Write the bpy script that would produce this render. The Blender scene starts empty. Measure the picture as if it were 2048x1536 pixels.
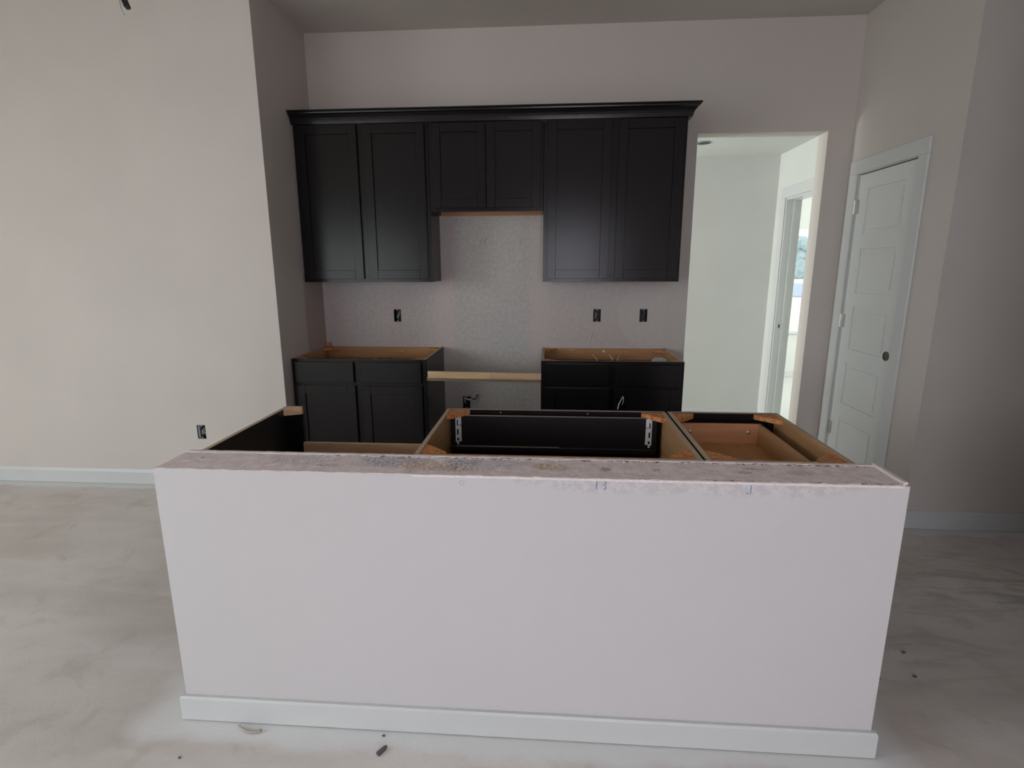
import bpy, bmesh, math, random
from mathutils import Vector, Matrix, noise
random.seed(7)
S = bpy.context.scene
C = S.collection

# ------------------------------------------------------------------ camera
F_PX, PITCH, YAW, ROLL = 1083.6, 0.2111, 0.0705, -0.0028
cam_d = bpy.data.cameras.new('camera'); cam = bpy.data.objects.new('camera', cam_d); C.objects.link(cam)
cam_d.sensor_fit = 'HORIZONTAL'; cam_d.sensor_width = 36.0; cam_d.lens = F_PX / 2048 * 36.0
cam_d.clip_start = 0.02; cam_d.clip_end = 500
fw = Vector((-math.sin(YAW)*math.cos(PITCH), math.cos(YAW)*math.cos(PITCH), -math.sin(PITCH)))
rt = Vector((math.cos(YAW), math.sin(YAW), 0)); up = rt.cross(fw)
r2 = rt*math.cos(ROLL) + up*math.sin(ROLL); u2 = -rt*math.sin(ROLL) + up*math.cos(ROLL)
M3 = Matrix((r2, u2, -fw)).transposed()
cam.matrix_world = Matrix.Translation((0.8164, -4.0883, 1.4654)) @ M3.to_4x4()
S.camera = cam

# ------------------------------------------------------------------ world, daylight, added lamps, exposure
S.view_settings.view_transform = 'Standard'; S.view_settings.look = 'None'
S.view_settings.gamma = 1.0; S.view_settings.use_curve_mapping = False
S.view_settings.exposure = 0.07
W = bpy.data.worlds.new('overcast_sky'); S.world = W; W.use_nodes = True
bg = W.node_tree.nodes['Background']; bg.inputs[0].default_value = (0.88, 0.95, 1.0, 1); bg.inputs[1].default_value = 1.5

def area_light(name, loc, direction, w, h, energy, col):
    l = bpy.data.lights.new(name, 'AREA'); l.shape = 'RECTANGLE'; l.size = w; l.size_y = h
    l.energy = energy; l.color = col
    o = bpy.data.objects.new(name, l); C.objects.link(o); o.location = loc
    o.rotation_euler = Vector(direction).to_track_quat('-Z', 'Z').to_euler()
    return o
REAR = -6.2
DOWN = -1.0          # skylight comes in sloping down
area_light('daylight_window_rear', (-2.7, REAR+0.02, 1.30), (0, 1, DOWN), 2.2, 1.6, 28, (0.93, 0.99, 1.0))
area_light('daylight_window_west', (-4.98, -4.3, 1.85), (1, 0, DOWN), 2.2, 1.7, 80, (0.94, 0.98, 1.0))
area_light('daylight_patio_door', (1.1, REAR+0.02, 1.25), (0, 1, -0.25), 1.1, 1.7, 34, (0.92, 0.87, 1.0))
area_light('bedroom_fill_light', (6.3, 1.9, 1.4), (-1, 0, 0), 1.8, 1.5, 90, (0.97, 1.0, 0.98))  # added lamp by the bedroom's blank side wall, no window there
area_light('hall_fill_light', (-1.9, 0.66, 1.4), (1, 0, 0), 0.8, 1.6, 128, (0.97, 1.0, 0.98))  # added lamp at the unseen hall end, where the wall is closed

# ------------------------------------------------------------------ node helpers
class NT:
    def __init__(s, name, rough=0.6, spec=0.5):
        s.m = bpy.data.materials.new(name); s.m.use_nodes = True
        s.t = s.m.node_tree; s.b = s.t.nodes['Principled BSDF']
        s.b.inputs['Roughness'].default_value = rough
        s.b.inputs['Specular IOR Level'].default_value = spec
        s.pos = None
    def set(s, sock, v):
        if v is None: return
        if isinstance(v, bpy.types.NodeSocket): s.t.links.new(v, sock)
        elif isinstance(v, (tuple, list)) and len(v) == 3 and sock.type == 'RGBA': sock.default_value = (*v, 1)
        else: sock.default_value = v
    def node(s, typ, **kw):
        n = s.t.nodes.new(typ)
        for k, v in kw.items(): setattr(n, k, v)
        return n
    def math(s, op, a, b=0.0, c=None, clamp=False):
        n = s.node('ShaderNodeMath', operation=op, use_clamp=clamp)
        s.set(n.inputs[0], a); s.set(n.inputs[1], b)
        if c is not None: s.set(n.inputs[2], c)
        return n.outputs[0]
    def P(s, local=False):
        if s.pos is None:
            if local:
                s.pos = s.node('ShaderNodeTexCoord').outputs['Object']
            else:
                s.pos = s.node('ShaderNodeNewGeometry').outputs['Position']
            x = s.node('ShaderNodeSeparateXYZ'); s.set(x.inputs[0], s.pos); s.x, s.y, s.z = x.outputs
        return s.pos
    def noise(s, scale, detail=4, rough=0.55, vec=None, stretch=None, dist=0.0):
        v = vec if vec is not None else s.P()
        if stretch:
            mp = s.node('ShaderNodeMapping'); s.set(mp.inputs['Vector'], v); mp.inputs['Scale'].default_value = stretch; v = mp.outputs[0]
        n = s.node('ShaderNodeTexNoise'); s.set(n.inputs['Vector'], v)
        n.inputs['Scale'].default_value = scale; n.inputs['Detail'].default_value = detail
        n.inputs['Roughness'].default_value = rough; n.inputs['Distortion'].default_value = dist
        return n.outputs['Fac']
    def rng(s, v, a, b, c=0.0, d=1.0, smooth=True):
        n = s.node('ShaderNodeMapRange', interpolation_type='SMOOTHSTEP' if smooth else 'LINEAR')
        s.set(n.inputs['Value'], v)
        for i, q in zip(('From Min', 'From Max', 'To Min', 'To Max'), (a, b, c, d)): s.set(n.inputs[i], q)
        return n.outputs['Result']
    def mix(s, f, a, b, blend='MIX'):
        n = s.node('ShaderNodeMix', data_type='RGBA', blend_type=blend)
        s.set(n.inputs['Factor'], f); s.set(n.inputs[6], a); s.set(n.inputs[7], b)
        return n.outputs[2]
    def band(s, v, a, b, soft):
        return s.math('MULTIPLY', s.rng(v, a-soft, a+soft), s.rng(v, b-soft, b+soft, 1.0, 0.0))
    def ell(s, cx, cy, rx, ry, u=None, v=None, wob=0.0, wn=None, soft=0.5):
        u = s.x if u is None else u; v = s.y if v is None else v
        a = s.math('POWER', s.math('DIVIDE', s.math('SUBTRACT', u, cx), rx), 2.0)
        b = s.math('POWER', s.math('DIVIDE', s.math('SUBTRACT', v, cy), ry), 2.0)
        d = s.math('ADD', a, b)
        if wn is not None: d = s.math('ADD', d, s.math('MULTIPLY', s.math('SUBTRACT', wn, 0.5), wob))
        return s.rng(d, 1.0-soft, 1.0+soft, 1.0, 0.0)
    def bump(s, h, strength=0.2, dist=0.002):
        n = s.node('ShaderNodeBump'); n.inputs['Strength'].default_value = strength; n.inputs['Distance'].default_value = dist
        s.set(n.inputs['Height'], h); s.t.links.new(n.outputs[0], s.b.inputs['Normal'])
    def col(s, v): s.set(s.b.inputs['Base Color'], v)
    def rough(s, v): s.set(s.b.inputs['Roughness'], v)

PAINT = (0.605, 0.56, 0.52)
def m_paint(name, c=PAINT, rough=0.62, peel=0.25):
    n = NT(name, rough, 0.35); n.P()
    v = n.noise(1.3, 3)
    n.col(n.mix(n.rng(v, 0.3, 0.7), tuple(q*0.97 for q in c), tuple(min(1, q*1.03) for q in c)))
    n.bump(n.noise(160, 3), peel, 0.0015)
    return n.m
M = {}
M['paint'] = m_paint('wall_paint')
M['ceil'] = m_paint('ceiling_paint', (0.59, 0.555, 0.515), 0.8, 0.4)
M['paint_halltint'] = m_paint('wall_paint_hall_lit', (0.66, 0.675, 0.645))  # the common wall paint with the hall's greener light put into its colour
M['trim'] = m_paint('trim_white', (0.60, 0.615, 0.61), 0.38, 0.08)
M['doorwhite'] = m_paint('door_white', (0.70, 0.72, 0.705), 0.42, 0.1)

def m_plain(name, c, rough=0.5, metal=0.0, spec=0.5, var=0.12, scale=30):
    n = NT(name, rough, spec); n.P()
    n.col(n.mix(n.noise(scale, 3), tuple(q*(1-var) for q in c), tuple(min(1, q*(1+var)) for q in c)))
    n.b.inputs['Metallic'].default_value = metal
    return n.m
M['cab'] = m_plain('espresso_lacquer', (0.0095, 0.0085, 0.0090), 0.225, 0, 0.28, 0.06, 8)
M['cabback'] = m_plain('black_panel_back', (0.010, 0.009, 0.010), 0.33, 0, 0.5, 0.1, 8)
M['box'] = m_plain('dark_plastic_box', (0.012, 0.012, 0.014), 0.5)
M['boxgrey'] = m_plain('grey_plastic', (0.22, 0.23, 0.24), 0.5)
M['wire'] = m_plain('pale_wire', (0.55, 0.55, 0.52), 0.4)
M['wireyellow'] = m_plain('yellowish_wire', (0.45, 0.38, 0.22), 0.4)
M['metal'] = m_plain('galvanised_metal', (0.55, 0.55, 0.53), 0.35, 0.9)
M['cable'] = m_plain('armoured_cable', (0.70, 0.70, 0.67), 0.35, 0.2)
M['bronze'] = m_plain('dull_bronze', (0.10, 0.085, 0.07), 0.4, 0.6)
M['whiteplastic'] = m_plain('white_plastic', (0.72, 0.74, 0.78), 0.35)
M['vinyl'] = m_plain('window_vinyl', (0.80, 0.82, 0.82), 0.35)
M['paper'] = m_plain('white_scrap', (0.62, 0.60, 0.58), 0.7)
M['leafdark'] = m_plain('dark_debris', (0.11, 0.10, 0.10), 0.8)
M['twig'] = m_plain('tan_debris', (0.42, 0.36, 0.30), 0.7)
M['bluebin'] = m_plain('pale_blue_metal', (0.56, 0.65, 0.78), 0.5)
M['leaves'] = m_plain('hazy_tree_leaves', (0.42, 0.52, 0.53), 0.7, var=0.35, scale=3)  # paled so the colour carries the bright haze outside
M['bark'] = m_plain('tree_bark', (0.10, 0.07, 0.05), 0.9)
M['black_insul'] = m_plain('black_insulation', (0.02, 0.018, 0.018), 0.5)

def m_wood(name, c1, c2, axis='x', rough=0.5, scale=1.0):
    n = NT(name, rough, 0.4); n.P()
    st = {'x': (2, 26, 26), 'y': (26, 2, 26), 'z': (26, 26, 2)}[axis]
    g = n.noise(scale, 5, 0.6, stretch=st, dist=0.6)
    f = n.noise(scale*9, 3, 0.6, stretch=st)
    h = n.math('ADD', n.math('MULTIPLY', g, 0.75), n.math('MULTIPLY', f, 0.25))
    n.col(n.mix(n.rng(h, 0.36, 0.64), c1, c2))
    n.bump(f, 0.08, 0.001)
    return n.m
M['maple_x'] = m_wood('maple_ply_across', (0.43, 0.215, 0.09), (0.53, 0.285, 0.13), 'x')
M['maple_y'] = m_wood('maple_ply_deep', (0.42, 0.24, 0.11), (0.50, 0.295, 0.145), 'y')
M['edge'] = m_wood('ply_edge', (0.42, 0.33, 0.23), (0.52, 0.42, 0.30), 'y', 0.6)
M['drawerwood'] = m_wood('drawer_box_birch', (0.56, 0.275, 0.135), (0.64, 0.33, 0.175), 'x')
M['drawerfloor'] = m_wood('drawer_bottom_birch', (0.44, 0.225, 0.09), (0.50, 0.265, 0.115), 'y')
M['pine'] = m_wood('pine_board', (0.60, 0.40, 0.20), (0.72, 0.53, 0.32), 'x', 0.6, 1.4)
M['pinepink'] = m_wood('pink_pine_board', (0.54, 0.345, 0.21), (0.66, 0.455, 0.30), 'x', 0.6, 1.4)
M['rawedge'] = m_plain('raw_frame_edge', (0.30, 0.235, 0.205), 0.6)
M['olive'] = m_plain('olive_brown', (0.22, 0.18, 0.12), 0.7)
def m_osb():
    n = NT('strand_board', 0.65, 0.3); n.P()
    v = n.node('ShaderNodeTexVoronoi'); n.set(v.inputs['Vector'], n.pos); v.inputs['Scale'].default_value = 70; v.inputs['Randomness'].default_value = 1
    n.col(n.mix(n.rng(n.noise(60, 4), 0.35, 0.65), (0.42, 0.15, 0.045), (0.66, 0.31, 0.12)))
    n.bump(v.outputs['Distance'], 0.4, 0.002)
    return n.m
M['osb'] = m_osb()
def m_glass():
    n = NT('window_glass', 0.03, 0.5)
    n.col((0.96, 0.98, 0.97)); n.b.inputs['Transmission Weight'].default_value = 1.0; n.b.inputs['IOR'].default_value = 1.02
    return n.m
M['glass'] = m_glass()

def m_backwall():
    n = NT('kitchen_back_wall', 0.68, 0.3); n.P()
    w = n.noise(3.5, 3); fine = n.noise(190, 2); mid = n.noise(38, 4, 0.65); drip = n.noise(7, 4, 0.6, stretch=(1, 1, 0.25))
    xw = n.math('ADD', n.x, n.math('MULTIPLY', n.math('SUBTRACT', w, 0.5), 0.06))
    zw = n.math('ADD', n.z, n.math('MULTIPLY', n.math('SUBTRACT', w, 0.5), 0.05))
    bare = n.math('MULTIPLY', n.band(xw, -1.5, 1.665, 0.012), n.rng(zw, 1.86, 1.90, 1.0, 0.0))
    # painted round patch beside the right-hand box
    patch = n.ell(1.56, 1.11, 0.24, 0.235, n.x, n.z, 0.35, w, 0.12)
    paper = n.mix(n.rng(mid, 0.35, 0.7), (0.56, 0.50, 0.48), (0.62, 0.555, 0.535))
    mud = n.mix(n.rng(n.math('ADD', n.math('MULTIPLY', fine, 0.4), n.math('MULTIPLY', mid, 0.6)), 0.40, 0.64), (0.49, 0.475, 0.45), (0.585, 0.57, 0.545))
    mudmask = n.math('MAXIMUM', n.band(xw, 0.10, 0.66, 0.035), n.math('MULTIPLY', n.band(xw, -0.72, -0.50, 0.05), 0.6))
    mudmask = n.math('MAXIMUM', mudmask, n.math('MULTIPLY', n.band(xw, -0.28, -0.12, 0.06), 0.35))
    mudmask = n.math('MAXIMUM', mudmask, n.math('MULTIPLY', n.rng(zw, 0.80, 0.60), 0.55))
    mudmask = n.math('MULTIPLY', mudmask, n.rng(drip, 0.22, 0.5))
    pink = n.math('MAXIMUM', n.band(n.x, 0.70, 0.80, 0.015), n.band(n.x, -0.05, 0.06, 0.02))
    c = n.mix(mudmask, paper, mud)
    c = n.mix(n.math('MULTIPLY', pink, 0.6), c, (0.60, 0.545, 0.52))
    spk = n.math('MULTIPLY', n.rng(n.noise(95, 2), 0.58, 0.66), n.rng(mid, 0.42, 0.6))
    c = n.mix(n.math('MULTIPLY', spk, 0.55), c, (0.75, 0.73, 0.70))
    # pencil scrawls below and above
    def stroke(cx, cz, rx, rz, sh):
        u = n.math('SUBTRACT', n.x, n.math('MULTIPLY', n.math('SUBTRACT', n.z, cz), sh))
        return n.ell(cx, cz, rx, rz, u, n.z, 0, None, 0.6)
    st = None
    for a in ((1.135, 0.965, 0.004, 0.035, 0.35), (1.168, 0.972, 0.003, 0.022, 0.6), (-0.39, 0.99, 0.003, 0.02, 0.2),
              (0.305, 1.655, 0.003, 0.035, 0.4), (0.335, 1.66, 0.003, 0.028, 0.5), (0.365, 1.65, 0.002, 0.02, -0.4), (0.60, 1.66, 0.003, 0.03, 0.35)):
        s_ = stroke(*a); st = s_ if st is None else n.math('MAXIMUM', st, s_)
    c = n.mix(n.math('MULTIPLY', st, 0.45), c, (0.16, 0.14, 0.14))
    c = n.mix(n.math('MULTIPLY', patch, 0.45), c, (0.66, 0.61, 0.585))
    n.col(n.mix(bare, PAINT, c))
    n.bump(n.math('ADD', n.math('MULTIPLY', fine, 0.6), n.math('MULTIPLY', mid, n.math('MULTIPLY', bare, 1.2))), 0.35, 0.002)
    return n.m
M['backwall'] = m_backwall()
def m_sidewall():
    n = NT('alcove_side_wall', 0.66, 0.3); n.P()
    w = n.noise(4, 3)
    yw = n.math('ADD', n.y, n.math('MULTIPLY', n.math('SUBTRACT', w, 0.5), 0.05))
    bare = n.math('MULTIPLY', n.rng(yw, -0.335, -0.315), n.rng(n.z, 1.4, 1.44, 1.0, 0.0))
    n.col(n.mix(bare, PAINT, n.mix(n.noise(30, 4), (0.45, 0.375, 0.345), (0.50, 0.425, 0.395))))
    n.bump(n.noise(160, 3), 0.25, 0.0015)
    return n.m
M['sidewall'] = m_sidewall()

def m_floor():
    n = NT('concrete_slab', 0.78, 0.25); n.P()
    big = n.noise(1.1, 6, 0.6, stretch=(0.7, 1.3, 1)); mid = n.noise(6, 5, 0.65, dist=0.8); fine = n.noise(70, 4); sweep = n.noise(2.2, 4, 0.6, stretch=(0.5, 2.2, 1), dist=1.2)
    c = n.mix(n.rng(big, 0.34, 0.66), (0.57, 0.525, 0.485), (0.70, 0.665, 0.625))
    c = n.mix(n.math('MULTIPLY', n.rng(sweep, 0.45, 0.75), 0.5), c, (0.72, 0.70, 0.67))
    c = n.mix(n.math('MULTIPLY', n.rng(mid, 0.52, 0.74), 0.5), c, (0.46, 0.43, 0.40))
    c = n.mix(n.math('MULTIPLY', n.rng(n.noise(13, 3), 0.66, 0.74), 0.45), c, (0.66, 0.56, 0.52))
    # white overspray left on the slab along the baseboards
    wob = n.math('MULTIPLY', n.math('SUBTRACT', n.noise(5, 4), 0.5), 0.14)
    yy = n.math('ADD', n.y, wob); xx = n.math('ADD', n.x, wob)
    o1 = n.math('MULTIPLY', n.band(yy, -2.715, -2.4, 0.035), n.band(xx, -0.52, 1.93, 0.06))
    o2 = n.math('MULTIPLY', n.rng(yy, -0.83, -0.79), n.rng(n.x, -0.9, -0.92))
    o3 = n.math('MULTIPLY', n.rng(yy, -1.17, -1.13), n.rng(n.x, 2.8, 2.9))
    spray = n.math('MAXIMUM', n.math('MAXIMUM', o1, o2), o3)
    c = n.mix(n.math('MULTIPLY', spray, n.rng(mid, 0.2, 0.5, 0.75, 0.95)), c, (0.74, 0.755, 0.75))
    # compound smears and blue chalk dust in front of the island
    sm = n.math('MAXIMUM', n.ell(0.70, -2.80, 0.20, 0.05, None, None, 1.8, mid, 0.5), n.ell(0.12, -2.86, 0.16, 0.06, None, None, 1.8, mid, 0.5))
    c = n.mix(n.math('MULTIPLY', sm, 0.6), c, (0.47, 0.48, 0.52))
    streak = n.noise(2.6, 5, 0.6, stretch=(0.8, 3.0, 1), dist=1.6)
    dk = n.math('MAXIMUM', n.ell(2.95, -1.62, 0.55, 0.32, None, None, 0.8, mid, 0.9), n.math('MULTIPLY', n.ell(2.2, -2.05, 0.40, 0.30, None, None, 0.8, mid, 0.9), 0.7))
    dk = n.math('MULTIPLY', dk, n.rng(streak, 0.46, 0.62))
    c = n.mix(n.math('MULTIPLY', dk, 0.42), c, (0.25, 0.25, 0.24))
    hall = n.math('MULTIPLY', n.rng(n.y, 0.05, 0.1), 1.0)
    c = n.mix(hall, c, (0.66, 0.66, 0.63))
    n.col(c); n.bump(n.math('ADD', n.math('MULTIPLY', mid, 0.8), n.math('MULTIPLY', fine, 0.35)), 0.35, 0.004)
    n.rough(n.rng(mid, 0.3, 0.7, 0.65, 0.85))
    return n.m
M['floor'] = m_floor()

def m_halfwall():
    n = NT('half_wall_face', 0.62, 0.3); n.P()
    mot = n.noise(55, 4, 0.7); w = n.noise(9, 3); vfine = n.noise(160, 3)
    hgt = n.math('MAXIMUM', n.rng(n.x, 0.45, 1.0, 0.0, 0.048), 0.0)
    hgt = n.math('MULTIPLY', hgt, n.rng(n.x, 1.55, 1.75, 1.0, 0.15))
    edge = n.math('SUBTRACT', 0.883, hgt)
    zz = n.math('ADD', n.z, n.math('MULTIPLY', n.math('SUBTRACT', w, 0.5), 0.02))
    band = n.rng(n.math('SUBTRACT', zz, edge), -0.008, 0.012)
    band = n.math('MULTIPLY', band, n.rng(hgt, 0.002, 0.01))
    grey = n.mix(n.rng(mot, 0.42, 0.58), (0.515, 0.50, 0.51), (0.63, 0.605, 0.61))
    lip = n.rng(n.math('ADD', n.z, n.math('MULTIPLY', n.math('SUBTRACT', mot, 0.5), 0.012)), 0.870, 0.878)
    lip = n.math('MULTIPLY', lip, n.rng(n.x, 0.4, 0.7))
    pinkc = (0.62, 0.54, 0.515)
    v = n.noise(1.2, 3)
    base = n.mix(v, (0.58, 0.567, 0.572), (0.61, 0.597, 0.602))
    c = n.mix(n.math('MULTIPLY', band, 0.8), base, grey)
    c = n.mix(n.math('MULTIPLY', lip, 0.75), c, pinkc)
    # blue pencil ticks and an 's'-like flick
    tick = None
    for cx, cz, rx, rz in ((0.954, 0.861, 0.0020, 0.014), (0.979, 0.869, 0.0018, 0.006), (0.976, 0.862, 0.0055, 0.0016), (0.980, 0.853, 0.0020, 0.007), (0.975, 0.849, 0.004, 0.0015), (1.381, 0.858, 0.0018, 0.016), (1.373, 0.847, 0.004, 0.0018)):
        e = n.ell(cx, cz, rx, rz, n.x, n.z, 0.8, vfine, 0.5); tick = e if tick is None else n.math('MAXIMUM', tick, e)
    c = n.mix(n.math('MULTIPLY', tick, 0.8), c, (0.10, 0.20, 0.40))
    ring = n.math('MULTIPLY', n.ell(0.567, 0.857, 0.008, 0.008, n.x, n.z), n.math('SUBTRACT', 1.0, n.ell(0.567, 0.857, 0.005, 0.005, n.x, n.z)))
    c = n.mix(n.math('MULTIPLY', ring, 0.4), c, (0.3, 0.28, 0.28))
    n.col(c); n.bump(n.math('ADD', n.noise(150, 3), n.math('MULTIPLY', mot, band)), 0.25, 0.0015)
    return n.m
M['halfwall'] = m_halfwall()
def m_walltop():
    n = NT('raw_drywall_top', 0.85, 0.2); n.P()
    mid = n.noise(26, 5, 0.65); fine = n.noise(170, 4, 0.7); big = n.noise(5, 4)
    c = n.mix(n.rng(mid, 0.3, 0.7), (0.79, 0.685, 0.675), (0.92, 0.835, 0.825))
    c = n.mix(n.math('MULTIPLY', n.rng(big, 0.5, 0.75), 0.4), c, (0.90, 0.83, 0.82))
    grit = n.rng(n.noise(110, 5, 0.75), 0.44, 0.56)
    for cx, cy, rx, ry, col, k in ((0.325, -2.525, 0.075, 0.04, (0.30, 0.34, 0.46), 0.8), (0.38, -2.50, 0.05, 0.03, (0.36, 0.39, 0.48), 0.6), (0.545, -2.53, 0.045, 0.03, (0.22, 0.26, 0.34), 0.85), (0.66, -2.525, 0.07, 0.035, (0.42, 0.46, 0.55), 0.6),
                                   (0.435, -2.555, 0.05, 0.035, (0.55, 0.38, 0.22), 0.8), (0.545, -2.575, 0.06, 0.018, (0.42, 0.25, 0.17), 0.8), (0.822, -2.545, 0.045, 0.022, (0.48, 0.33, 0.16), 0.9),
                                   (0.05, -2.53, 0.09, 0.035, (0.45, 0.47, 0.56), 0.6), (0.985, -2.555, 0.015, 0.012, (0.28, 0.18, 0.15), 0.8), (1.13, -2.555, 0.012, 0.008, (0.28, 0.20, 0.18), 0.8), (1.385, -2.555, 0.018, 0.010, (0.35, 0.26, 0.26), 0.7),
                                   (1.42, -2.525, 0.030, 0.004, (0.20, 0.26, 0.40), 0.8), (1.55, -2.55, 0.030, 0.018, (0.50, 0.40, 0.39), 0.7), (-0.28, -2.53, 0.008, 0.006, (0.30, 0.24, 0.24), 0.9), (0.14, -2.57, 0.03, 0.006, (0.30, 0.32, 0.42), 0.7)):
        e = n.ell(cx, cy, rx*1.25, ry*1.25, None, None, 1.2, mid, 0.8)
        c = n.mix(n.math('MULTIPLY', n.math('MULTIPLY', e, grit), k), c, col)
    spk = n.rng(n.noise(75, 2), 0.69, 0.72)
    c = n.mix(n.math('MULTIPLY', spk, 0.7), c, (0.16, 0.12, 0.12))
    n.col(c); n.bump(n.math('ADD', fine, n.math('MULTIPLY', mid, 0.7)), 0.4, 0.0025)
    return n.m
M['walltop'] = m_walltop()
def m_torn():
    n = NT('torn_drywall_edge', 0.85, 0.2); n.P()
    t = n.noise(62, 5, 0.75)
    n.col(n.mix(n.rng(t, 0.44, 0.52), (0.20, 0.12, 0.11), (0.86, 0.80, 0.79)))
    n.bump(t, 0.6, 0.003)
    return n.m
M['torn'] = m_torn()
M['gypsum'] = m_plain('gypsum_edge', (0.78, 0.71, 0.70), 0.85, var=0.18, scale=60)
def m_soil():
    n = NT('bare_ground', 0.9, 0.1); n.P()
    n.col(n.mix(n.rng(n.noise(0.35, 5), 0.45, 0.6), (0.82, 0.80, 0.74), (0.80, 0.68, 0.58)))
    return n.m
M['soil'] = m_soil()

# ------------------------------------------------------------------ mesh helpers
class MB:
    def __init__(s): s.bm = bmesh.new()
    def box(s, x0, x1, y0, y1, z0, z1, bev=0.0, seg=1):
        r = bmesh.ops.create_cube(s.bm, size=1.0)
        vs = r['verts']
        for v in vs:
            v.co = Vector(((x0+x1)/2 + v.co.x*(x1-x0), (y0+y1)/2 + v.co.y*(y1-y0), (z0+z1)/2 + v.co.z*(z1-z0)))
        if bev > 0:
            es = list({e for v in vs for e in v.link_edges})
            bmesh.ops.bevel(s.bm, geom=es, offset=bev, segments=seg, affect='EDGES', profile=0.5)
        return s
    def prism(s, poly, axis, a, b):
        """poly of 2-D points extruded along axis from a to b (x: (y,z), y: (x,z), z: (x,y))"""
        f = {'x': lambda p, t: (t, p[0], p[1]), 'y': lambda p, t: (p[0], t, p[1]), 'z': lambda p, t: (p[0], p[1], t)}[axis]
        A = [s.bm.verts.new(f(p, a)) for p in poly]; B = [s.bm.verts.new(f(p, b)) for p in poly]
        s.bm.faces.new(A); s.bm.faces.new(B[::-1])
        for i in range(len(poly)):
            j = (i+1) % len(poly); s.bm.faces.new((A[j], A[i], B[i], B[j]))
        return s
    def tube(s, pts, r, n=8, r_end=None):
        pts = [Vector(p) for p in pts]; rings = []
        prev = None
        for i, p in enumerate(pts):
            d = (pts[min(i+1, len(pts)-1)] - pts[max(i-1, 0)]).normalized()
            if prev is None:
                u = d.orthogonal().normalized()
            else:
                u = (prev - d*prev.dot(d)).normalized()
            prev = u; w = d.cross(u)
            rr = r if r_end is None else r + (r_end-r)*i/(len(pts)-1)
            rings.append([s.bm.verts.new(p + (u*math.cos(2*math.pi*k/n) + w*math.sin(2*math.pi*k/n))*rr) for k in range(n)])
        for a, b in zip(rings, rings[1:]):
            for k in range(n): s.bm.faces.new((a[k], a[(k+1) % n], b[(k+1) % n], b[k]))
        s.bm.faces.new(rings[0][::-1]); s.bm.faces.new(rings[-1])
        return s
    def lathe(s, prof, c, axis='z', n=24):
        """prof: (radius, height) pairs"""
        rings = []
        for r, h in prof:
            ring = []
            for k in range(n):
                a = 2*math.pi*k/n; p = (r*math.cos(a), r*math.sin(a), h)
                if axis == 'x': p = (p[2], p[0], p[1])
                if axis == 'y': p = (p[0], p[2], p[1])
                ring.append(s.bm.verts.new(Vector(c) + Vector(p)))
            rings.append(ring)
        for a, b in zip(rings, rings[1:]):
            for k in range(n): s.bm.faces.new((a[k], a[(k+1) % n], b[(k+1) % n], b[k]))
        s.bm.faces.new(rings[0][::-1]); s.bm.faces.new(rings[-1])
        return s
    def build(s, name, mat, parent=None, smooth=False, origin=None):
        bmesh.ops.recalc_face_normals(s.bm, faces=s.bm.faces)
        if parent is not None:
            base = parent['_o'] if '_o' in parent else (0, 0, 0)
            base = Vector(base)
        else:
            xs = [v.co for v in s.bm.verts]
            base = Vector(origin) if origin else Vector(((min(v.x for v in xs)+max(v.x for v in xs))/2, (min(v.y for v in xs)+max(v.y for v in xs))/2, min(v.z for v in xs)))
        for v in s.bm.verts: v.co -= base
        me = bpy.data.meshes.new(name); s.bm.to_mesh(me); s.bm.free()
        me.materials.append(M[mat] if isinstance(mat, str) else mat)
        if smooth:
            for p in me.polygons: p.use_smooth = True
        o = bpy.data.objects.new(name, me); C.objects.link(o)
        if parent is not None: o.parent = parent; o['_o'] = (0.0, 0.0, 0.0) if False else tuple(base)
        else: o.location = base; o['_o'] = tuple(base)
        return o
def tag(o, label=None, cat=None, group=None, kind=None):
    for k, v in (('label', label), ('category', cat), ('group', group), ('kind', kind)):
        if v: o[k] = v
    return o
def thing(name, loc, label, cat, group=None):
    o = bpy.data.objects.new(name, None); C.objects.link(o); o.location = loc; o['_o'] = tuple(float(q) for q in loc)
    o.empty_display_size = 0.1
    return tag(o, label, cat, group)
def struct(o, label=None, cat=None):
    return tag(o, label, cat, kind='structure')
def wall(name, axis, u0, u1, z0, z1, p0, p1, holes=(), mat='paint', label=None):
    """slab with rectangular openings. axis 'y': runs along x, thickness p0..p1 in y; axis 'x': runs along y."""
    us = sorted({u0, u1, *[h[i] for h in holes for i in (0, 1)]}); zs = sorted({z0, z1, *[h[i] for h in holes for i in (2, 3)]})
    us = [u for u in us if u0 <= u <= u1]; zs = [z for z in zs if z0 <= z <= z1]
    fill = lambda i, j: 0 <= i < len(us)-1 and 0 <= j < len(zs)-1 and not any(h[0]-1e-6 <= us[i] and us[i+1] <= h[1]+1e-6 and h[2]-1e-6 <= zs[j] and zs[j+1] <= h[3]+1e-6 for h in holes)
    b = MB(); cache = {}
    def V(i, j, p):
        k = (i, j, p)
        if k not in cache:
            q = (us[i], p0 if p == 0 else p1)
            cache[k] = b.bm.verts.new((q[0], q[1], zs[j]) if axis == 'y' else (q[1], q[0], zs[j]))
        return cache[k]
    for i in range(len(us)-1):
        for j in range(len(zs)-1):
            if not fill(i, j): continue
            for p in (0, 1): b.bm.faces.new((V(i, j, p), V(i+1, j, p), V(i+1, j+1, p), V(i, j+1, p)))
            for di, dj, e in ((-1, 0, ((i, j), (i, j+1))), (1, 0, ((i+1, j), (i+1, j+1))), (0, -1, ((i, j), (i+1, j))), (0, 1, ((i, j+1), (i+1, j+1)))):
                if not fill(i+di, j+dj):
                    (a, c), (d, f) = e
                    b.bm.faces.new((V(a, c, 0), V(d, f, 0), V(d, f, 1), V(a, c, 1)))
    o = b.build(name, mat, origin=((u0+u1)/2, p0, z0) if axis == 'y' else (p0, (u0+u1)/2, z0))
    return struct(o, label, 'wall')

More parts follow.
